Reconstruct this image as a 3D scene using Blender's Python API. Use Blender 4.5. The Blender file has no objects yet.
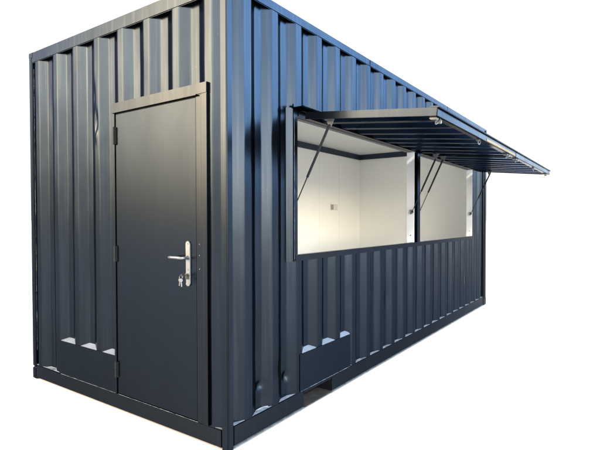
import bpy, bmesh, math, random
from mathutils import Vector, Matrix, noise
random.seed(7)
S = bpy.context.scene
COL = S.collection
R = math.radians
W, H, L = 2.438, 2.896, 6.058

# ------------------------------------------------------------------ materials
def nodes(name):
    m = bpy.data.materials.new(name); m.use_nodes = True
    nt = m.node_tree
    return m, nt, nt.nodes['Principled BSDF']

def noise_node(nt, scale, detail=3, stretch=None, rough=.55):
    tc = nt.nodes.new('ShaderNodeTexCoord')
    n = nt.nodes.new('ShaderNodeTexNoise'); n.inputs['Scale'].default_value = scale
    n.inputs['Detail'].default_value = detail; n.inputs['Roughness'].default_value = rough
    if stretch:
        mp = nt.nodes.new('ShaderNodeMapping'); mp.inputs['Scale'].default_value = stretch
        nt.links.new(tc.outputs['Object'], mp.inputs['Vector']); nt.links.new(mp.outputs[0], n.inputs['Vector'])
    else:
        nt.links.new(tc.outputs['Object'], n.inputs['Vector'])
    return n

def mrange(nt, src, a, b, c, d):
    r = nt.nodes.new('ShaderNodeMapRange'); r.inputs[1].default_value = a; r.inputs[2].default_value = b
    r.inputs[3].default_value = c; r.inputs[4].default_value = d
    nt.links.new(src, r.inputs[0]); return r.outputs[0]

def mixc(nt, fac, a, b):
    x = nt.nodes.new('ShaderNodeMix'); x.data_type = 'RGBA'
    if isinstance(fac, float): x.inputs[0].default_value = fac
    else: nt.links.new(fac, x.inputs[0])
    for k, v in ((6, a), (7, b)):
        if isinstance(v, tuple): x.inputs[k].default_value = (*v, 1)
        else: nt.links.new(v, x.inputs[k])
    return x.outputs[2]

def paint(name, f0, rmin, rmax, bump=.12, scuff=.62, wave=.25, runs=.35):
    """gloss container enamel: dark reflective film, light scuffs and orange peel"""
    m, nt, p = nodes(name)
    p.inputs['Metallic'].default_value = 1
    p.inputs['Specular Tint'].default_value = (.47, .47, .48, 1)
    big = noise_node(nt, 2.3, 4, (1, 1, .35))
    nt.links.new(mrange(nt, big.outputs[0], .3, .7, rmin, rmax), p.inputs['Roughness'])
    sc = noise_node(nt, 60, 5, (1, 1, .8), .7)
    sl = noise_node(nt, 2.1, 2)
    a = mrange(nt, sc.outputs[0], scuff + .12, scuff + .17, 0, 1)
    b = mrange(nt, sl.outputs[0], .5, .62, 0, 1)
    mu = nt.nodes.new('ShaderNodeMath'); mu.operation = 'MULTIPLY'
    nt.links.new(a, mu.inputs[0]); nt.links.new(b, mu.inputs[1])
    var = mixc(nt, mrange(nt, big.outputs[0], .35, .7, 0, 1), f0, tuple(c * .86 for c in f0))
    # faint vertical run marks
    st = noise_node(nt, 9, 3, (3, 3, .12))
    var = mixc(nt, mrange(nt, st.outputs[0], .5, .75, 0, .55), var, tuple(c * (1 + runs) for c in f0))
    c = mixc(nt, mu.outputs[0], var, (.08, .09, .10))
    nt.links.new(c, p.inputs['Base Color'])
    op = noise_node(nt, 260, 2); wv = noise_node(nt, 5, 2, (1, 1, .5))
    b1 = nt.nodes.new('ShaderNodeBump'); b1.inputs['Strength'].default_value = bump; b1.inputs['Distance'].default_value = .0006
    b2 = nt.nodes.new('ShaderNodeBump'); b2.inputs['Strength'].default_value = wave; b2.inputs['Distance'].default_value = .006
    nt.links.new(wv.outputs[0], b2.inputs['Height']); nt.links.new(op.outputs[0], b1.inputs['Height'])
    nt.links.new(b2.outputs[0], b1.inputs['Normal']); nt.links.new(b1.outputs[0], p.inputs['Normal'])
    return m

def plain(name, col, rough=.5, metal=0, var=.12, scale=6, bump=0, spec=.5):
    m, nt, p = nodes(name)
    n = noise_node(nt, scale, 4)
    nt.links.new(mixc(nt, mrange(nt, n.outputs[0], .3, .7, 0, 1), tuple(c * (1 - var) for c in col), tuple(min(1, c * (1 + var * .5)) for c in col)), p.inputs['Base Color'])
    p.inputs['Roughness'].default_value = rough; p.inputs['Metallic'].default_value = metal
    p.inputs['Specular IOR Level'].default_value = spec
    if bump:
        n2 = noise_node(nt, scale * 12, 3)
        b = nt.nodes.new('ShaderNodeBump'); b.inputs['Strength'].default_value = bump; b.inputs['Distance'].default_value = .002
        nt.links.new(n2.outputs[0], b.inputs['Height']); nt.links.new(b.outputs[0], p.inputs['Normal'])
    return m

PAINT = paint('navy_enamel', (.0205, .0275, .039), .20, .29, .14, .555, .42, .5)
DOORP = paint('navy_door_enamel', (.0195, .026, .037), .20, .27, .15, .70, .08, .05)
FRAMEP = paint('navy_frame_enamel', (.023, .0285, .038), .16, .28, .2, .56, .2, .2)
HATCHP = paint('dark_navy_hatch_enamel', (.017, .034, .072), .22, .34, .2, .6)
DUST = plain('dusty_ledge', (.13, .16, .205), .6, 0, .6, 22, .3)
BEAD = plain('dull_weld_bead', (.10, .12, .15), .5, 0, .6, 40)
GLINT = plain('painted_sun_glint', (.15, .115, .055), .6, 0, .2, 8, 0, .1)  # pale yellow colour standing in for a sun glint
FLANGE = plain('dusty_flange', (.075, .085, .095), .5, 0, .5, 14, .3)
CAPM = plain('pale_cap', (.085, .11, .155), .55, 0, .25, 8)
PANEL = plain('white_wall_panel', (.87, .875, .855), .45, 0, .03, 1.2, .03)
CEILM = plain('grey_white_ceiling', (.73, .74, .75), .5, 0, .03, 1.5)
TRIM = plain('dark_trim', (.012, .022, .05), .4, 0, .1)
REVEAL = plain('white_reveal', (.58, .60, .63), .4, 0, .03)
FLOORM = plain('light_vinyl_floor', (.52, .50, .46), .5, 0, .12, 3)
RUBBER = plain('black_rubber', (.006, .007, .010), .55, 0, .2, 6, 0, .15)
STEEL = plain('brushed_steel', (.19, .215, .25), .38, 1, .1, 30, .1)
ZINC = plain('zinc_plate', (.16, .165, .17), .42, .6, .2, 40, .2)
BRASS = plain('brass_cylinder', (.17, .17, .16), .38, 1, .1)
SOCK = plain('socket_plastic', (.72, .70, .68), .35, 0, .03)
SOCKD = plain('socket_switch_grey', (.30, .28, .27), .4, 0, .03)
RUST = plain('dusty_pocket_plate', (.018, .018, .020), .6, 0, .5, 18, .5)
DARKIN = plain('dark_pocket_lining', (.002, .003, .005), .8, 0, .3, 6, 0, .1)
GROUND = plain('white_ground', (.55, .56, .57), .9, 0, .02, 1, 0, .1)

# ------------------------------------------------------------------ helpers
def box(bm, x0, x1, y0, y1, z0, z1, bev=0.0, seg=2, mat=None):
    r = bmesh.ops.create_cube(bm, size=1)
    M = Matrix.Translation(((x0 + x1) / 2, (y0 + y1) / 2, (z0 + z1) / 2)) @ Matrix.Diagonal((abs(x1 - x0), abs(y1 - y0), abs(z1 - z0), 1))
    if mat is not None: M = mat @ M
    bmesh.ops.transform(bm, matrix=M, verts=r['verts'])
    if bev:
        es = list({e for v in r['verts'] for e in v.link_edges})
        bmesh.ops.bevel(bm, geom=es, offset=bev, segments=seg, affect='EDGES', clamp_overlap=True)

def tube(bm, a, b, r0, r1=None, seg=16, caps=True):
    a, b = Vector(a), Vector(b); d = b - a
    M = Matrix.Translation((a + b) / 2) @ d.to_track_quat('Z', 'Y').to_matrix().to_4x4()
    bmesh.ops.create_cone(bm, cap_ends=caps, segments=seg, radius1=r0, radius2=r0 if r1 is None else r1, depth=d.length, matrix=M)

def path_tube(bm, pts, r, seg=10, closed=False):
    pts = [Vector(p) for p in pts]; n = len(pts); rings = []
    for i, p in enumerate(pts):
        t = (pts[(i + 1) % n] - pts[i - 1]) if closed else (pts[min(i + 1, n - 1)] - pts[max(i - 1, 0)])
        t.normalize(); up = Vector((.31, .17, .93)); s = t.cross(up).normalized(); u = s.cross(t)
        rr = r[i] if isinstance(r, (list, tuple)) else r
        rings.append([bm.verts.new(p + s * math.cos(a) * rr + u * math.sin(a) * rr) for a in [2 * math.pi * k / seg for k in range(seg)]])
    for i in range(n if closed else n - 1):
        A, B = rings[i], rings[(i + 1) % n]
        for k in range(seg): bm.faces.new((A[k], A[(k + 1) % seg], B[(k + 1) % seg], B[k]))
    if not closed: bm.faces.new(rings[0][::-1]); bm.faces.new(rings[-1])

def obj(name, bm, mat, parent=None, smooth=35):
    bmesh.ops.recalc_face_normals(bm, faces=bm.faces)
    me = bpy.data.meshes.new(name); bm.to_mesh(me); bm.free()
    o = bpy.data.objects.new(name, me); COL.objects.link(o)
    for m in (mat if isinstance(mat, (list, tuple)) else [mat]): me.materials.append(m)
    if smooth:
        me.polygons.foreach_set('use_smooth', [True] * len(me.polygons))
        me.set_sharp_from_angle(angle=R(smooth))
    if parent: o.parent = parent
    return o

def B(): return bmesh.new()

def boxobj(name, mat, parent, *a, bev=.003):
    bm = B()
    for t in a: box(bm, *t, bev=bev)
    return obj(name, bm, mat, parent)

# ---------------- corrugated sheet
def profile(u0, u1, edge, pitch, outer, slope, inner, depth):
    """list of (u, d): edge = u where an outer flat begins; flat, slope in, flat, slope out"""
    k0 = math.floor((u0 - edge) / pitch) - 1
    kn = []
    k = k0
    while edge + k * pitch < u1 + pitch:
        s = edge + k * pitch
        for du, d in ((0, 0), (outer, 0), (outer + slope, depth), (outer + slope + inner, depth)):
            kn.append((s + du, d))
        k += 1
    def D(u):
        for (a, da), (b, db) in zip(kn, kn[1:]):
            if a <= u <= b: return da + (db - da) * (u - a) / (b - a)
        return 0
    us = {u0, u1}
    rr = .009
    for (a, _d) in kn:
        for o in (-.013, -rr, -rr * .6, -rr * .2, rr * .2, rr * .6, rr, .013):
            if u0 < a + o < u1: us.add(a + o)
    for (a, _), (b, _) in zip(kn, kn[1:]):
        for f in (.35, .65):
            t = a + (b - a) * f
            if u0 < t < u1: us.add(t)
    us = sorted(us)
    def Ds(u):   # rounded bends: box-filtered profile
        n = 6
        return sum(D(u + (i - (n - 1) / 2) / (n - 1) * 2 * rr * .9) for i in range(n)) / n
    return us, Ds

def corr_sheet(name, mat, parent, u0, u1, z0, z1, P, place, holes=(), dents=(), nz=26, wob=.0011, seed=0, smooth=60, invert=False):
    us, D = profile(u0, u1, *P)
    zs = set(z0 + (z1 - z0) * i / nz for i in range(nz + 1))
    for (a, b, c, d) in holes:
        us = sorted(set(us) | {a, b}); zs |= {c, d}
    for (du, dz, ru, rz, amp) in dents:
        us = sorted(set(us) | {du + ru * f / 4 for f in range(-9, 10) if u0 < du + ru * f / 4 < u1})
        zs |= {dz + rz * f / 4 for f in range(-9, 10) if z0 < dz + rz * f / 4 < z1}
    zs = sorted(zs)
    # drop near duplicates
    def thin(v, keep):
        out = [v[0]]
        for t in v[1:]:
            if t - out[-1] > .0009 or t in keep: out.append(t)
        return out
    ku = {h[i] for h in holes for i in (0, 1)} | {u0, u1}; kz = {h[i] for h in holes for i in (2, 3)} | {z0, z1}
    us, zs = thin(us, ku), thin(zs, kz)
    bm = B(); G = {}
    for i, u in enumerate(us):
        for j, z in enumerate(zs):
            d = D(u)
            d += wob * noise.noise(Vector((u * 2.6 + seed, z * 1.7, seed))) + wob * .5 * noise.noise(Vector((u * 9, z * 4, seed + 9)))
            for (du, dz, ru, rz, amp) in dents:
                q = ((u - du) / ru) ** 2 + ((z - dz) / rz) ** 2
                if q < 9: d += amp * math.exp(-q)
            G[i, j] = bm.verts.new(place(u, z, d))
    for i in range(len(us) - 1):
        for j in range(len(zs) - 1):
            cu, cz = (us[i] + us[i + 1]) / 2, (zs[j] + zs[j + 1]) / 2
            if any(a < cu < b and c < cz < d for (a, b, c, d) in holes): continue
            bm.faces.new((G[i, j], G[i + 1, j], G[i + 1, j + 1], G[i, j + 1]))
    for v in [v for v in bm.verts if not v.link_faces]: bm.verts.remove(v)
    return obj(name, bm, mat, parent, smooth)

# ================================================================== THE CONTAINER
C = bpy.data.objects.new('shipping_container', None); COL.objects.link(C)
C['label'] = 'dark navy corrugated steel container kiosk with a side door and two raised serving hatches'
C['category'] = 'container'

PS = .2756
SIDE = (.432, PS, .070, .068, .0696, .036)
ENDP = (-.500, .3055, .066, .080, .0795, .036)     # u = X, outer flat starts at -.500, slope towards +X faces the camera
# window opening and door opening
WY0, WY1, WZ0, WZ1 = .668, 5.33, 1.112, 2.215
DX0, DX1, DZ1 = -1.152, -.158, 2.272
RB, RT, RE = .136, 2.832, .116      # rail top / top rail underside

side = corr_sheet('side_wall', PAINT, C, .05, L - .05, RB - .01, RT + .01, SIDE, lambda u, z, d: (-.004 - d, u, z),
    holes=[(WY0 + .004, WY1 - .004, WZ0 + .004, WZ1 - .004)],
    dents=[(.335, .300, .036, .030, .016), (.62, .285, .030, .034, .014), (.36, .21, .06, .06, .006), (.30, .52, .05, .09, .003),
           (1.52, .74, .05, .09, .003), (1.95, .70, .05, .06, .0035), (2.3, .62, .04, .09, .003), (.50, .36, .05, .07, .008), (4.9, .52, .05, .05, .004)],
    nz=30, wob=.0024, seed=3)
end = corr_sheet('end_wall', PAINT, C, -W + .05, -.05, RE - .01, 2.81, ENDP, lambda u, z, d: (u, .004 + d, z),
    holes=[(DX0 + .004, DX1 - .004, .1, DZ1 - .004)],
    dents=[(-1.425, 2.36, .020, .10, .010), (-1.40, 2.17, .022, .08, .014), (-1.385, 2.06, .016, .05, -.006), (-1.47, 1.9, .03, .2, .004)],
    nz=26, wob=.0022, seed=11)
corr_sheet('rear_wall', PAINT, C, .05, L - .05, RB - .01, RT + .01, SIDE, lambda u, z, d: (-W + .004 + d, u, z), nz=3, seed=5)
corr_sheet('far_end_wall', PAINT, C, -W + .05, -.05, RB - .01, 2.81, ENDP, lambda u, z, d: (u, L - .004 - d, z), nz=3, seed=6)
corr_sheet('roof', PAINT, C, .05, L - .05, .05, W - .05, (.1, .209, .08, .025, .08, .02), lambda u, z, d: (-z, u, H - .006 - d), nz=3, seed=7)

# posts
pbm = B()
for (x0, x1, y0, y1) in ((-.058, 0, 0, .052),):
    box(pbm, x0, x1, y0, y1, -.012, H - .02, bev=.007, seg=3)
obj('corner_post', pbm, PAINT, C)
pb2 = B(); box(pb2, -W, -W + .052, 0, .055, .10, H - .02, bev=.007, seg=3); obj('corner_post', pb2, PAINT, C)
pb3 = B(); box(pb3, -.058, 0, L - .16, L, .10, H - .02, bev=.01, seg=3); box(pb3, -.05, .006, L - .125, L - .085, .12, H - .06, bev=.004); obj('corner_post', pb3, PAINT, C)
pb4 = B(); box(pb4, -W, -W + .058, L - .16, L, .10, H - .02, bev=.01, seg=3); obj('corner_post', pb4, PAINT, C)
# corner castings (feet and top blocks)
def casting(x0, x1, y0, y1, z0, z1, hole=None):
    bm = B(); box(bm, x0, x1, y0, y1, z0, z1, bev=.010, seg=3)
    o = obj('corner_casting', bm, FRAMEP, C)
casting(-W - .002, -W + .068, -.002, .068, -.012, .096)
for (x0, x1) in ((-.162, .003), (-W - .003, -W + .162)):
    bm = B(); box(bm, x0, x1, L - .175, L + .003, -.012, .118, bev=.012, seg=3)
    obj('corner_casting', bm, FRAMEP, C)
for (x0, x1) in ((-.07, .001), (-W - .001, -W + .07)):
    for (y0, y1) in ((-.001, .07), (L - .07, L + .001)):
        bm = B(); box(bm, x0, x1, y0, y1, H - .05, H + .001, bev=.006, seg=3); obj('corner_casting', bm, PAINT, C)

# top rails (near side rail in three welded lengths)
tr = B()
for a, b in ((.0505, 1.86), (1.864, 4.05), (4.054, L - .0505)):
    tr = B(); box(tr, -.060, 0, a, b, RT, H, bev=.005)
    obj('top_rail', tr, PAINT, C)
boxobj('top_rail', PAINT, C, (-W, -W + .06, .056, L - .056, RT, H), bev=.005)
boxobj('top_rail', PAINT, C, (-W + .0525, -.0585, 0.001, .06, 2.802, H), bev=.005)
boxobj('top_rail', PAINT, C, (-W + .0595, -.0595, L - .06, L - .001, 2.802, H), bev=.005)

# bottom rails: the long one is a channel with an outward lower flange and a fork pocket
PY0, PY1, PZ = .80, 1.19, .112
rail = B()
box(rail, -.05, -.002, PY1, L - .176, .012, RB, bev=.004)
rail2 = B(); box(rail2, -.05, -.002, .0525, PY0, .012, RB, bev=.004); obj('bottom_rail', rail2, FRAMEP, C)
rail3 = B(); box(rail3, -.05, -.002, PY0 + .0003, PY1 - .0003, PZ, RB - .0004, bev=.002)
fr = obj('bottom_rail', rail, FRAMEP, C); obj('pocket_bridge', rail3, FRAMEP, fr)
for (a, b) in ((.0525, PY0), (PY1, L - .176)):
    boxobj('rail_flange', FLANGE, fr, (-.05, .010, a, b, .002, .0115), bev=.002)
pk = B()
box(pk, -.9, .006, PY0 + .002, PY1 - .002, .004, .012)
obj('fork_pocket_floor', pk, RUST, fr)
pk = B()
box(pk, -.9, -.0515, PY0 - .006, PY0, .013, PZ - .001); box(pk, -.9, -.0515, PY1, PY1 + .006, .013, PZ - .001)
box(pk, -.9, -.0515, PY0 - .006, PY1 + .006, PZ, PZ + .006); box(pk, -.91, -.902, PY0, PY1, .004, PZ)
box(pk, -.050, -.004, PY1 - .0012, PY1 - .0002, .013, PZ - .001)
obj('fork_pocket_lining', pk, DARKIN, fr)
boxobj('bottom_rail', FRAMEP, C, (-W + .002, -W + .05, .069, L - .176, .004, RB), bev=.004)
er = boxobj('bottom_rail', FRAMEP, C, (-W + .0685, -.0585, .001, .05, .004, RE), bev=.004)
boxobj('bottom_rail', FRAMEP, C, (-W + .1625, -.1625, L - .05, L - .001, .004, RB), bev=.004)

# dusty sealed ledges where the recesses meet the bottom rails
def ledge(name, u0, u1, P, place, z, parent, skip=(), lip=.0035):
    us, D = profile(u0, u1, *P); bm = B(); prev = None
    for u in us:
        w = .0012 * noise.noise(Vector((u * 30, z, 1)))
        bad = any(a < u < b for a, b in skip)
        if bad: prev = None; continue
        cur = [bm.verts.new(place(u, z + .0015 + w, -lip)), bm.verts.new(place(u, z + .0035 + w, D(u) - .001)), bm.verts.new(place(u, z + .010 + w * 3, D(u) - .0005))]
        if prev:
            for k in (0, 1): bm.faces.new((prev[k], cur[k], cur[k + 1], prev[k + 1]))
        prev = cur
    return obj(name, bm, DUST, parent)
for a, b in ((.06, .745), (1.505, L - .17)): ledge('sealant_bead', a, b, SIDE, lambda u, z, d: (-.006 - d, u, z), RB, side, lip=-.001)
for a, b in ((-W + .056, -1.965), (DX1 + .002, -.06)): ledge('sealant_bead', a, b, ENDP, lambda u, z, d: (u, .006 + d, z), RE, end, lip=-.001)

# thin pale chipped line along the foot of the end wall and the side plate
def chipped(name, a, b, w, mat, parent, step=.02, p=.75):
    a, b = Vector(a), Vector(b); n = int((b - a).length / step); bm = B()
    pts = []; rs = []
    for i in range(n + 1):
        c = a.lerp(b, i / n); k = noise.noise(c * 17 + Vector((3, 1, 7))); k2 = noise.noise(c * 60)
        pts.append(c + Vector((k2, k2, k)) * w * .25); rs.append(max(.0004, w * (.30 + .45 * k + .25 * k2)) * p)
    path_tube(bm, pts, rs, 6)
    return obj(name, bm, mat, parent, 60)
chipped('weld_line', (-1.95, -.0005, RE + .001), (-.165, -.0005, RE + .001), .0035, DUST, er, .014, .85)
chipped('weld_line', (-.001, .76, RB + .001), (-.001, 1.49, RB + .001), .004, DUST, fr, .014, .9)
chipped('weld_line', (-W + .063, .012, .25), (-W + .063, .012, 2.75), .003, BEAD, end, .03, .8)
chipped('weld_line', (-.148, .02, .2), (-.148, .02, 2.2), .003, BEAD, end, .03, .8)

# blanking plates with capped corrugation recesses
def cover_plate(face, u0, u1, zt, P, place, label):
    bm = B()
    a, b = place(u0, (RB if face == 's' else RE) + .0015, -.0045), place(u1, zt, .0010)
    box(bm, min(a[0], b[0]), max(a[0], b[0]), min(a[1], b[1]), max(a[1], b[1]), a[2], b[2], bev=.0012)
    pl = obj('cover_plate', bm, DOORP, C); pl['label'] = label
    us, D = profile(u0, u1, *P)
    run = []; groups = []
    for u in us:
        if D(u) > .004: run.append(u)
        else:
            if len(run) > 3: groups.append(run)
            run = []
    if len(run) > 3: groups.append(run)
    for g in groups:
        bm = B(); pts = [place(g[0], 0, .001)] + [place(u, 0, D(u) + .001) for u in g] + [place(g[-1], 0, .001)]
        hs = [0] + [D(u) / P[5] * .030 for u in g] + [0]
        up = [bm.verts.new((p[0], p[1], zt - .0005 + h)) for p, h in zip(pts, hs)]; dn = [bm.verts.new((p[0], p[1], zt - .004 + h)) for p, h in zip(pts, hs)]
        bm.faces.new(up); bm.faces.new(dn[::-1])
        for i in range(len(pts)): j = (i + 1) % len(pts); bm.faces.new((up[i], dn[i], dn[j], up[j]))
        obj('recess_cap', bm, CAPM, pl, 0)
cover_plate('s', .748, 1.500, .418, SIDE, lambda u, z, d: (-.004 - d, u, z), 'flat navy cover plate with three pale caps low on the long side')
cover_plate('e', -1.960, -1.1535, .398, ENDP, lambda u, z, d: (u, .004 + d, z), 'flat navy cover plate with three pale caps low beside the door')

# ------------------------------------------------------------------ door
df = B(); FY0, FY1 = -.013, .058
box(df, DX0, DX0 + .024, FY0, FY1, RE + .004, 2.2025, bev=.002)
box(df, -.262, -.212, FY0 + .004, FY1, RE + .004, 2.2025, bev=.002)
box(df, -.2115, DX1, FY0, FY1, RE + .004, 2.2025, bev=.003)
box(df, DX0, DX1, FY0 - .001, FY1, 2.203, DZ1, bev=.003)
box(df, DX0 + .010, -.240, FY0 - .014, FY0 + .01, 2.196, 2.2025, bev=.001)
frame = obj('door_frame', df, FRAMEP, C)
lf = B(); box(lf, DX0 + .027, -.265, FY0 + .007, .045, RE + .012, 2.188, bev=.002)
door = obj('door', lf, DOORP, C); door['label'] = 'smooth flat navy steel door with a silver lever handle'
bm = B(); box(bm, DX0 + .0255, -.2625, FY0 + .0095, .05, 2.1885, 2.2022); obj('door_gap_seal', bm, RUBBER, frame, 0)
for z0, z1 in ((1.972, 2.095), (1.108, 1.222), (.248, .362)):
    bm = B(); x = DX0 + .022
    tube(bm, (x, FY0 - .006, z0), (x, FY0 - .006, z0 + (z1 - z0) * .48), .0075); tube(bm, (x, FY0 - .006, z0 + (z1 - z0) * .52), (x, FY0 - .006, z1), .0075)
    tube(bm, (x, FY0 - .006, z0 - .004), (x, FY0 - .006, z1 + .004), .0045)
    box(bm, x - .014, x + .014, FY0 - .002, FY0 + .009, z0, z1)
    obj('hinge', bm, RUBBER, door)
# handle plate with round ends, sprung lever, euro cylinder
PX = -.337; yF = FY0 + .007
bm = B()
ring = [(PX + .0195 * math.cos(a), (1.259 if math.sin(a) >= 0 else 1.008) + .0195 * math.sin(a)) for a in [2 * math.pi * k / 48 for k in range(48)]]
fv = [bm.verts.new((x, yF - .010, z)) for x, z in ring]; bv = [bm.verts.new((x, yF, z)) for x, z in ring]
ff = bm.faces.new(fv); bm.faces.new(bv[::-1])
for i in range(48): bm.faces.new((fv[i], bv[i], bv[(i + 1) % 48], fv[(i + 1) % 48]))
bmesh.ops.bevel(bm, geom=list(ff.edges), offset=.003, segments=3, affect='EDGES')
plate = obj('handle_plate', bm, STEEL, door)
for z in (1.262, 1.095):
    bm = B(); tube(bm, (PX, yF - .0125, z), (PX, yF - .009, z), .005); obj('plate_screw', bm, STEEL, door)
bm = B()
tube(bm, (PX, yF - .010, 1.172), (PX, yF - .022, 1.172), .0135, .012, 24)
path = [(PX, yF - .018, 1.172), (PX, yF - .045, 1.172), (PX - .004, yF - .055, 1.172), (PX - .016, yF - .060, 1.1725), (PX - .06, yF - .060, 1.1735), (PX - .10, yF - .058, 1.173), (PX - .130, yF - .052, 1.172), (PX - .142, yF - .040, 1.172), (PX - .143, yF - .030, 1.172)]
path_tube(bm, path, [.010, .0105, .0105, .0105, .0100, .0098, .0095, .009, .008], 16)
obj('lever_handle', bm, STEEL, door, 50)
bm = B(); tube(bm, (PX, yF - .008, 1.062), (PX, yF - .026, 1.062), .0095, None, 24); box(bm, PX - .005, PX + .005, yF - .026, yF - .008, 1.033, 1.06, bev=.003); obj('lock_cylinder', bm, BRASS, door)
# pale lock-side scratches on the jamb
bm = B()
for z in (1.262, 1.190, 1.105):
    bm = B(); box(bm, -.236, -.232, FY0 + .0032, FY0 + .006, z - random.uniform(.002, .006), z + .003)
    obj('paint_chip', bm, BEAD, frame, 0)

# keys hanging in the lock: a thing of its own
K = bpy.data.objects.new('key_bunch', None); COL.objects.link(K)
K.location = (PX, yF - .026, 1.062)
K['label'] = 'small bunch of keys hanging from the lock under the door lever'; K['category'] = 'keys'
bm = B(); box(bm, -.0015, .0015, -.016, 0, -.006, .006, bev=.0005)
box(bm, -.002, .002, -.036, -.016, -.012, .012, bev=.0018); obj('lock_key', bm, BRASS, K)
bm = B(); path_tube(bm, [(-.008 + .016 * math.cos(a) * .9, -.033 + .003 * math.sin(a), -.012 + .015 * math.sin(a)) for a in [2 * math.pi * i / 24 for i in range(24)]], .0011, 8, True); obj('key_ring', bm, STEEL, K)
for dx, rot, ln in ((-.012, .18, .045), (-.004, -.08, .050)):
    bm = B(); M = Matrix.Translation((dx, -.034 + dx * .2, -.022)) @ Matrix.Rotation(rot, 4, 'Y') @ Matrix.Rotation(.5 + dx * 20, 4, 'Z')
    bmesh.ops.create_cone(bm, cap_ends=True, segments=20, radius1=.011, radius2=.011, depth=.0022, matrix=M @ Matrix.Translation((0, 0, -.008)) @ Matrix.Rotation(R(90), 4, 'X'))
    box(bm, -.0032, .0032, -.001, .001, -ln, -.014, mat=M)
    for q in range(4): box(bm, .003, .0052, -.001, .001, -ln + .003 + q * .006, -ln + .006 + q * .006, mat=M)
    obj('key', bm, STEEL if dx > -.018 else BRASS, K)

# ------------------------------------------------------------------ window frame
MY0, MY1 = 2.945, 3.105
wf = B()
box(wf, -.040, .004, WY0, WY0 + .020, WZ0, WZ1, bev=.002)           # outer angle, near jamb
box(wf, -.046, -.004, WY0 + .0205, WY0 + .062, WZ0 + .046, WZ1, bev=.002)
box(wf, -.046, .004, WY0 + .0205, WY1, WZ0, WZ0 + .045, bev=.003)     # sill bar
box(wf, -.046, .004, WY1 - .086, WY1, WZ0 + .0455, WZ1, bev=.003)
box(wf, -.046, .002, WY0 + .0625, WY1 - .0865, WZ1 - .045, WZ1, bev=.003)
wfo = obj('window_frame', wf, FRAMEP, C)
wm = B(); box(wm, -.046, -.018, MY0, MY0 + .075, WZ0 + .0455, WZ1 - .0455, bev=.002); box(wm, -.046, .003, MY0 + .0755, MY1, WZ0 + .0455, WZ1 - .0455, bev=.002)
obj('mullion', wm, FRAMEP, wfo)
chipped('weld_line', (.004, WY0 + .010, WZ0 + .02), (.004, WY0 + .010, WZ1 - .05), .003, BEAD, wfo, .03, .8)
fl = B(); vs = [fl.verts.new(p) for p in ((-.036, .630, WZ0 - .004), (-.0025, .6675, WZ0 - .004), (-.0025, .6675, WZ1 + .004), (-.036, .630, WZ1 + .004), (-.040, .630, WZ0 - .004), (-.0395, .6675, WZ0 - .004), (-.0395, .6675, WZ1 + .004), (-.040, .630, WZ1 + .004))]
for q in ((0, 1, 2, 3), (4, 5, 6, 7), (0, 1, 5, 4), (1, 2, 6, 5), (2, 3, 7, 6), (3, 0, 4, 7)): fl.faces.new([vs[k] for k in q])
obj('jamb_flank', fl, PAINT, wfo, 0)
boxobj('head_trim', TRIM, wfo, (-.093, -.0465, WY0 + .063, WY1 - .088, WZ1 - .047, WZ1 - .0405), bev=0)
# projecting hinge header / drip plate over the opening
bm = B(); box(bm, -.002, .105, WY0 - .01, WY1 + .01, WZ1 + .001, WZ1 + .006, bev=.001); box(bm, .0, .012, WY0 - .01, WY1 + .01, WZ1 + .0065, WZ1 + .03, bev=.002)
obj('drip_plate', bm, FRAMEP, wfo)

# white lined reveals and lining of the serving wall
TH = -.090
lw = B()
def lin(y0, y1, z0, z1, x0=TH, x1=-.062): box(lw, x0, x1, y0, y1, z0, z1)
lin(.10, WY0 + .05, .16, 2.64); lin(WY1 - .078, L - .10, .16, 2.64)
lin(WY0 + .05, WY1 - .078, .16, WZ0 + .040); lin(WY0 + .05, WY1 - .078, WZ1 - .040, 2.64)
lin(MY0 + .004, MY1 - .008, WZ0 + .040, WZ1 - .040)
lo = obj('interior_lining', lw, PANEL, C, 0)
for y0, y1 in ((MY0 - .004, MY0 - .0005), (WY1 - .0905, WY1 - .087)): boxobj('window_reveal', REVEAL, lo, (TH - .002, -.003, y0, y1, WZ0 + .046, WZ1 - .046), bev=0)
for y0, y1 in ((WY0 + .0625, WY0 + .066), (MY1 + .0005, MY1 + .004)): boxobj('window_reveal', REVEAL, lo, (TH - .002, -.020, y0, y1, WZ0 + .046, WZ1 - .046), bev=0)

# interior
IX0, IX1, IY0, IY1, IZ0, IZ1 = -2.345, TH, .095, 5.96, .16, 2.63
boxobj('interior_wall', PANEL, C, (IX0 - .05, IX0, IY0 - .05, IY1 + .05, IZ0, IZ1 + .02), bev=0)
boxobj('interior_wall', PANEL, C, (IX0 + .0005, IX1 - .0005, IY1, IY1 + .05, IZ0, IZ1 + .02), bev=0)
iw = B(); box(iw, IX0 + .0005, DX0 - .01, IY0 - .03, IY0, IZ0, IZ1 + .02); obj('interior_wall', iw, PANEL, C, 0); iw = B(); box(iw, DX1 + .01, IX1 - .0005, IY0 - .03, IY0, IZ0, IZ1 + .02); obj('interior_wall', iw, PANEL, C, 0); iw = B(); box(iw, DX0 - .0095, DX1 + .0095, IY0 - .03, IY0, 2.21, IZ1 + .02)
obj('interior_wall', iw, PANEL, C, 0)
boxobj('interior_ceiling', CEILM, C, (IX0 - .04, IX1 + .04, IY0 - .04, IY1 + .04, IZ1 + .0205, IZ1 + .06), bev=0)
boxobj('interior_floor', FLOORM, C, (IX0 - .04, IX1 + .04, IY0 - .04, IY1 + .04, IZ0 - .03, IZ0 - .0005), bev=0)
boxobj('cornice', TRIM, C, (IX0 + .0005, IX0 + .020, IY0, IY1 - .0005, 2.555, IZ1 + .020), bev=.003)
boxobj('cornice', TRIM, C, (IX0 + .0205, IX1, IY1 - .020, IY1 - .0005, 2.555, IZ1 + .020), bev=.003)
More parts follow.
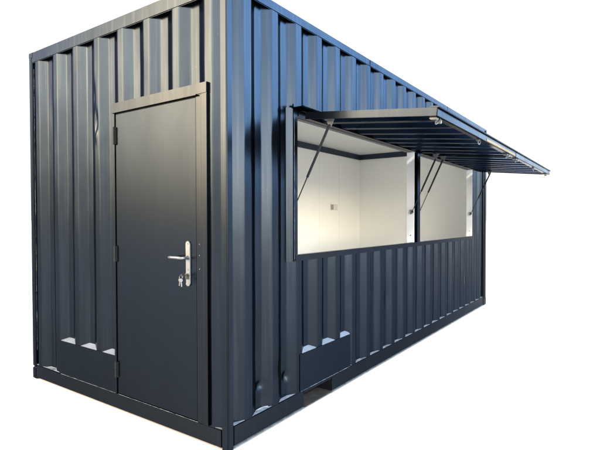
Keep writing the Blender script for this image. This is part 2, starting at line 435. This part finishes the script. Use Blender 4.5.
# panel joints of the white lining
for y in (1.1, 2.25, 3.4, 4.55, 5.2):
    bm = B(); box(bm, IX0, IX0 + .0012, y - .003, y + .003, IZ0, 2.5548)
    obj('panel_joint', bm, CEILM, C, 0)
bm = B(); box(bm, IX0, IX0 + .010, 4.90, 5.13, 1.575, 1.685, bev=.002)
so = obj('wall_socket', bm, SOCK, C); so['label'] = 'double wall socket on the white interior wall'
bm = B(); box(bm, IX0 + .010, IX0 + .013, 4.91, 4.99, 1.585, 1.675, bev=.001); obj('socket_cover', bm, SOCKD, so)

# ------------------------------------------------------------------ serving hatches
ang = math.atan2(-.096, .965)
HX, HZ = .078, 2.186
def A(s, y, n):     # s outward along the flap, n downward from its top skin
    return (HX + s * math.cos(ang) + n * math.sin(ang), y, HZ + s * math.sin(ang) - n * math.cos(ang))
MA = Matrix.Translation((HX, 0, HZ)) @ Matrix.Rotation(-ang, 4, 'Y')
SL = .972
def hatch(y0, y1, phase, latches, struts, lab):
    t = .050
    sheet = corr_sheet('serving_hatch', HATCHP, C, y0 + .004, y1 - .004, .004, SL - .004, (phase, PS, .070, .068, .0696, .034),
        lambda u, z, d: A(z, u, .010 + d), nz=8, wob=.0012, seed=y0)
    sheet['label'] = lab
    bm = B()
    box(bm, 0, SL, y0, y0 + .006, -t, 0, bev=.0015, mat=MA); box(bm, .0065, SL - .0065, y0 + .0065, y0 + .045, -.006, -.0002, bev=.001, mat=MA)
    box(bm, 0, SL, y1 - .006, y1, -t, 0, bev=.0015, mat=MA)
    ME = Matrix.Translation(A(SL - .003, 0, 0)) @ Matrix.Rotation(R(-1.0), 4, 'Y')
    box(bm, -.003, .003, y0 + .0065, y1 - .0065, -t, 0, bev=.0015, mat=ME)
    box(bm, SL - .050, SL - .0065, y0 + .0065, y1 - .0065, -t, -t + .006, bev=.001, mat=MA)
    box(bm, SL - .045, SL + .012, y0 - .002, y1 + .002, .0004, .010, bev=.002, mat=MA)
    box(bm, 0, .035, y0 + .0065, y1 - .0065, -t, -t + .02, bev=.002, mat=MA)
    obj('hatch_frame', bm, FRAMEP, sheet)
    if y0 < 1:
        bs = B(); box(bs, .0032, .0052, 1.86, y1 - .02, -t + .003, -.026, bev=.0006, mat=ME); obj('edge_glint', bs, GLINT, sheet)  # sun glint on the outer hatch edge, painted as a thin pale strip
    yy = y0 + .1
    while yy < y1 - .1:
        bm = B(); tube(bm, A(-.006, yy, .004), A(-.006, yy + .09, .004), .008); yy += .72
        obj('hatch_hinge', bm, FRAMEP, sheet)
    for (ly, kind) in latches:
        bm = B()
        if kind:
            box(bm, SL - .056, SL - .012, ly - .026, ly + .022, -t - .014, -t - .0005, bev=.003, mat=MA)
            path_tube(bm, [A(SL - .022 - .012 * math.cos(a), ly + .035 + .024 * math.sin(a), t + .014 + .020 * math.cos(a)) for a in [2 * math.pi * i / 20 for i in range(20)]], .0035, 8, True)
            box(bm, SL - .040, SL - .012, ly + .058, ly + .084, -t - .026, -t - .0005, bev=.003, mat=MA)
        else:
            path_tube(bm, [A(SL - .028, ly + .034 * math.cos(a), t + .001 + .032 * math.sin(a)) for a in [math.pi * i / 14 for i in range(15)]], .0042, 8)
            box(bm, SL - .042, SL - .014, ly - .045, ly - .026, -t - .012, -t - .0005, bev=.002, mat=MA)
        obj('latch', bm, ZINC, sheet)
    for sy, side_ in struts:
        top = Vector(A(.185, sy, t + .040)); bot = Vector((-.055 if sy < 1 else -.018, sy, 1.500))
        bm = B(); mid = top.lerp(bot, .60)
        tube(bm, top, mid, .0095, None, 18); tube(bm, mid, mid.lerp(bot, .04), .0105, .007, 18); tube(bm, mid, bot, .0042, None, 12)
        for p in (top, bot): bmesh.ops.create_uvsphere(bm, u_segments=14, v_segments=8, radius=.0085, matrix=Matrix.Translation(p))
        g = obj('gas_strut', bm, RUBBER, C)
        bm = B()
        def tri(pts, y, w):
            a = [bm.verts.new((p[0], y - w / 2, p[1])) for p in pts]; b = [bm.verts.new((p[0], y + w / 2, p[1])) for p in pts]
            bm.faces.new(a); bm.faces.new(b[::-1])
            for i in range(len(pts)): j = (i + 1) % len(pts); bm.faces.new((a[i], b[i], b[j], a[j]))
        d = .012 * side_
        tri([(top.x - .032, top.z + .046), (top.x + .032, top.z + .040), (top.x + .010, top.z - .010), (top.x - .010, top.z - .010)], sy - d, .004)
        box(bm, top.x - .032, top.x + .032, sy - .018, sy + .018, top.z + .0385, top.z + .044)
        obj('strut_bracket', bm, ZINC, g, 0)
        bm = B()
        tri([(bot.x - .022, bot.z + .020), (bot.x - .022, bot.z - .024), (bot.x + .012, bot.z - .010), (bot.x + .012, bot.z + .010)], sy + side_ * .012, .004)
        box(bm, bot.x - .026, bot.x - .006, min(sy, sy + side_ * .024), max(sy, sy + side_ * .024), bot.z - .026, bot.z + .024)
        obj('strut_bracket', bm, ZINC, g, 0)
hatch(.712, 2.985, .76, [(.77, 1), (1.77, 0), (2.72, 1)], [(WY0 + .085, -1), (MY0 - .028, 1)], 'nearer raised serving hatch, corrugated underside, held by gas struts')
hatch(2.998, 5.315, 3.05, [(3.14, 1), (4.2, 0), (5.1, 1)], [(MY1 + .028, -1), (WY1 - .115, 1)], 'farther raised serving hatch, corrugated underside, held by gas struts')

# small bolts on the white reveal
for y in (MY0 - .006, WY1 - .092):
    bm = B(); tube(bm, (-.045, y, 1.235), (-.045, y + .004, 1.235), .006); obj('bolt', bm, RUBBER, lo)

# ================================================================== setting
bm = B(); bmesh.ops.create_circle(bm, cap_ends=True, segments=64, radius=600, matrix=Matrix.Translation((0, 0, -.0125)))
g = obj('ground', bm, GROUND, None, 0); g['kind'] = 'structure'

# ------------------------------------------------------------------ world
SUN_EL, SUN_AZ = 33, -28          # azimuth from +X towards +Y
w = bpy.data.worlds.new('World'); S.world = w; w.use_nodes = True
nt = w.node_tree; nt.nodes.clear(); N = nt.nodes.new; LK = nt.links.new
tc = N('ShaderNodeTexCoord'); sep = N('ShaderNodeSeparateXYZ'); LK(tc.outputs['Generated'], sep.inputs[0])
def M2(op, a, b=None, c=None):
    n = N('ShaderNodeMath'); n.operation = op
    for i, v in enumerate((a, b, c)):
        if v is None: continue
        if isinstance(v, (int, float)): n.inputs[i].default_value = v
        else: LK(v, n.inputs[i])
    return n.outputs[0]
az = M2('ARCTAN2', sep.outputs[1], sep.outputs[0]); az01 = M2('ADD', M2('DIVIDE', az, 2 * math.pi), .5)
el = M2('MULTIPLY', M2('ARCSINE', sep.outputs[2]), 180 / math.pi)
ramp = N('ShaderNodeValToRGB'); LK(az01, ramp.inputs[0]); cr = ramp.color_ramp
AZ = [(-180, (1.6, 2, 3.4)), (-158, (2.2, 2.8, 4.6)), (-153, (5, 5, 5.4)), (-147, (17, 12.5, 7)), (-138, (31, 21, 11.5)), (-130, (30, 20.5, 11.5)),
      (-118, (17, 13.2, 8.6)), (-100, (13.5, 11.4, 8.2)), (-78, (6.6, 5.4, 4.5)), (-40, (4, 4.2, 4.4)), (-10, (3.2, 3.9, 4.4)), (22, (3.6, 5.4, 7.2)),
      (45, (5.2, 7.7, 10.4)), (60, (7.4, 10.6, 13.8)), (80, (9.5, 12.6, 15.5)), (88, (2, 2.2, 2.6)), (96, (1.2, 1.2, 1.2)), (180, (1.2, 1.2, 1.2))]
while len(cr.elements) < len(AZ): cr.elements.new(.5)
for e, (a, c) in zip(cr.elements, AZ): e.position = min(1, max(0, a / 360 + .5)); e.color = (c[0] / 30, c[1] / 30, c[2] / 30, 1)
sc = N('ShaderNodeVectorMath'); sc.operation = 'SCALE'; LK(ramp.outputs[0], sc.inputs[0]); sc.inputs[3].default_value = 30 * 1.2
er_ = N('ShaderNodeValToRGB'); LK(M2('DIVIDE', el, 90), er_.inputs[0]); ce = er_.color_ramp
EL = [(0, .07), (4, .18), (8, .42), (16, 1), (27, 1), (37, .2), (50, .0), (90, 0)]
while len(ce.elements) < len(EL): ce.elements.new(.5)
for e, (a, v) in zip(ce.elements, EL): e.position = a / 90; e.color = (v, v, v, 1)
band = N('ShaderNodeVectorMath'); band.operation = 'MULTIPLY'; LK(sc.outputs[0], band.inputs[0]); LK(er_.outputs[0], band.inputs[1])
hz = N('ShaderNodeValToRGB'); LK(M2('DIVIDE', el, 30), hz.inputs[0]); ch = hz.color_ramp
HZ = [(0, 1), (2, 1), (7, 1), (12, .4), (20, 0)]
while len(ch.elements) < len(HZ): ch.elements.new(.5)
for e, (a, v) in zip(ch.elements, HZ): e.position = a / 30; e.color = (v, v, v, 1)
dz = M2('SUBTRACT', az, R(-14)); wz = M2('ABSOLUTE', M2('ARCTAN2', M2('SINE', dz), M2('COSINE', dz)))
hm = N('ShaderNodeMapRange'); LK(wz, hm.inputs[0]); hm.inputs[1].default_value = R(28); hm.inputs[2].default_value = R(48); hm.inputs[3].default_value = 1; hm.inputs[4].default_value = 0
hv = N('ShaderNodeVectorMath'); hv.operation = 'SCALE'; hv.inputs[0].default_value = (13, 11, 8); LK(M2('MULTIPLY', hm.outputs[0], hz.outputs[0]), hv.inputs[3])
b2_ = N('ShaderNodeVectorMath'); b2_.operation = 'ADD'; LK(band.outputs[0], b2_.inputs[0]); LK(hv.outputs[0], b2_.inputs[1]); band = b2_
dz2 = M2('SUBTRACT', az, R(-140)); wz2 = M2('ABSOLUTE', M2('ARCTAN2', M2('SINE', dz2), M2('COSINE', dz2)))
h2 = N('ShaderNodeMapRange'); LK(wz2, h2.inputs[0]); h2.inputs[1].default_value = R(6); h2.inputs[2].default_value = R(24); h2.inputs[3].default_value = 1; h2.inputs[4].default_value = 0
e2 = N('ShaderNodeValToRGB'); LK(M2('DIVIDE', el, 30), e2.inputs[0])
HE = [(0, .10), (5, .45), (10, 1), (15, .6), (24, 0)]
while len(e2.color_ramp.elements) < len(HE): e2.color_ramp.elements.new(.5)
for e, (a, v) in zip(e2.color_ramp.elements, HE): e.position = a / 30; e.color = (v, v, v, 1)
v2 = N('ShaderNodeVectorMath'); v2.operation = 'SCALE'; v2.inputs[0].default_value = (6.5, 4.8, 2.6); LK(M2('MULTIPLY', h2.outputs[0], e2.outputs[0]), v2.inputs[3])
b3_ = N('ShaderNodeVectorMath'); b3_.operation = 'ADD'; LK(band.outputs[0], b3_.inputs[0]); LK(v2.outputs[0], b3_.inputs[1]); band = b3_
sky = N('ShaderNodeTexSky'); sky.sky_type = 'NISHITA'; sky.sun_disc = False
sky.sun_elevation = R(SUN_EL); sky.sun_rotation = R(90 - SUN_AZ); sky.air_density = 1; sky.dust_density = 1.5
skv = N('ShaderNodeVectorMath'); skv.operation = 'SCALE'; LK(sky.outputs[0], skv.inputs[0]); skv.inputs[3].default_value = .12
add = N('ShaderNodeVectorMath'); add.operation = 'ADD'; LK(skv.outputs[0], add.inputs[0]); LK(band.outputs[0], add.inputs[1])
# blank white backdrop added to the sky behind the container (azimuth 86 .. 190)
daz = M2('SUBTRACT', az, R(137)); wrap = M2('ABSOLUTE', M2('ARCTAN2', M2('SINE', daz), M2('COSINE', daz)))
mr = N('ShaderNodeMapRange'); LK(wrap, mr.inputs[0]); mr.inputs[1].default_value = R(49); mr.inputs[2].default_value = R(56); mr.inputs[3].default_value = 1; mr.inputs[4].default_value = 0
low = N('ShaderNodeMapRange'); LK(el, low.inputs[0]); low.inputs[1].default_value = -1; low.inputs[2].default_value = -.2; low.inputs[3].default_value = 1; low.inputs[4].default_value = 0
fac = M2('MAXIMUM', mr.outputs[0], low.outputs[0])
mx = N('ShaderNodeMix'); mx.data_type = 'RGBA'; LK(fac, mx.inputs[0]); LK(add.outputs[0], mx.inputs[6]); mx.inputs[7].default_value = (1.15, 1.15, 1.15, 1)
bg = N('ShaderNodeBackground'); LK(mx.outputs[2], bg.inputs[0]); bg.inputs[1].default_value = 1
out = N('ShaderNodeOutputWorld'); LK(bg.outputs[0], out.inputs[0])
w.cycles.sampling_method = 'MANUAL'; w.cycles.sample_map_resolution = 1024

sl = bpy.data.lights.new('sun', 'SUN'); sl.energy = 5.0; sl.angle = R(4); sl.color = (1, .93, .82)
so_ = bpy.data.objects.new('sun', sl); COL.objects.link(so_)
sd = Vector((math.cos(R(SUN_EL)) * math.cos(R(SUN_AZ)), math.cos(R(SUN_EL)) * math.sin(R(SUN_AZ)), math.sin(R(SUN_EL))))
so_.rotation_euler = sd.to_track_quat('Z', 'Y').to_euler(); so_.location = sd * 20

# ------------------------------------------------------------------ camera
cd = bpy.data.cameras.new('camera'); cam = bpy.data.objects.new('camera', cd); COL.objects.link(cam); S.camera = cam
cam.location = (2.02382, -2.05040, 1.41848); cam.rotation_euler = (1.5505564, .0011593, .6013978)
cd.sensor_width = 36; cd.lens = .7822078 * 36; cd.shift_x = -.018917; cd.shift_y = .0061965
cd.clip_end = 2000; cd.clip_start = .05
S.render.resolution_x = 1024; S.render.resolution_y = 768
S.view_settings.view_transform = 'Standard'; S.view_settings.look = 'None'; S.view_settings.exposure = 0; S.view_settings.gamma = 1
S.render.engine = 'CYCLES'; S.cycles.max_bounces = 12; S.cycles.diffuse_bounces = 8
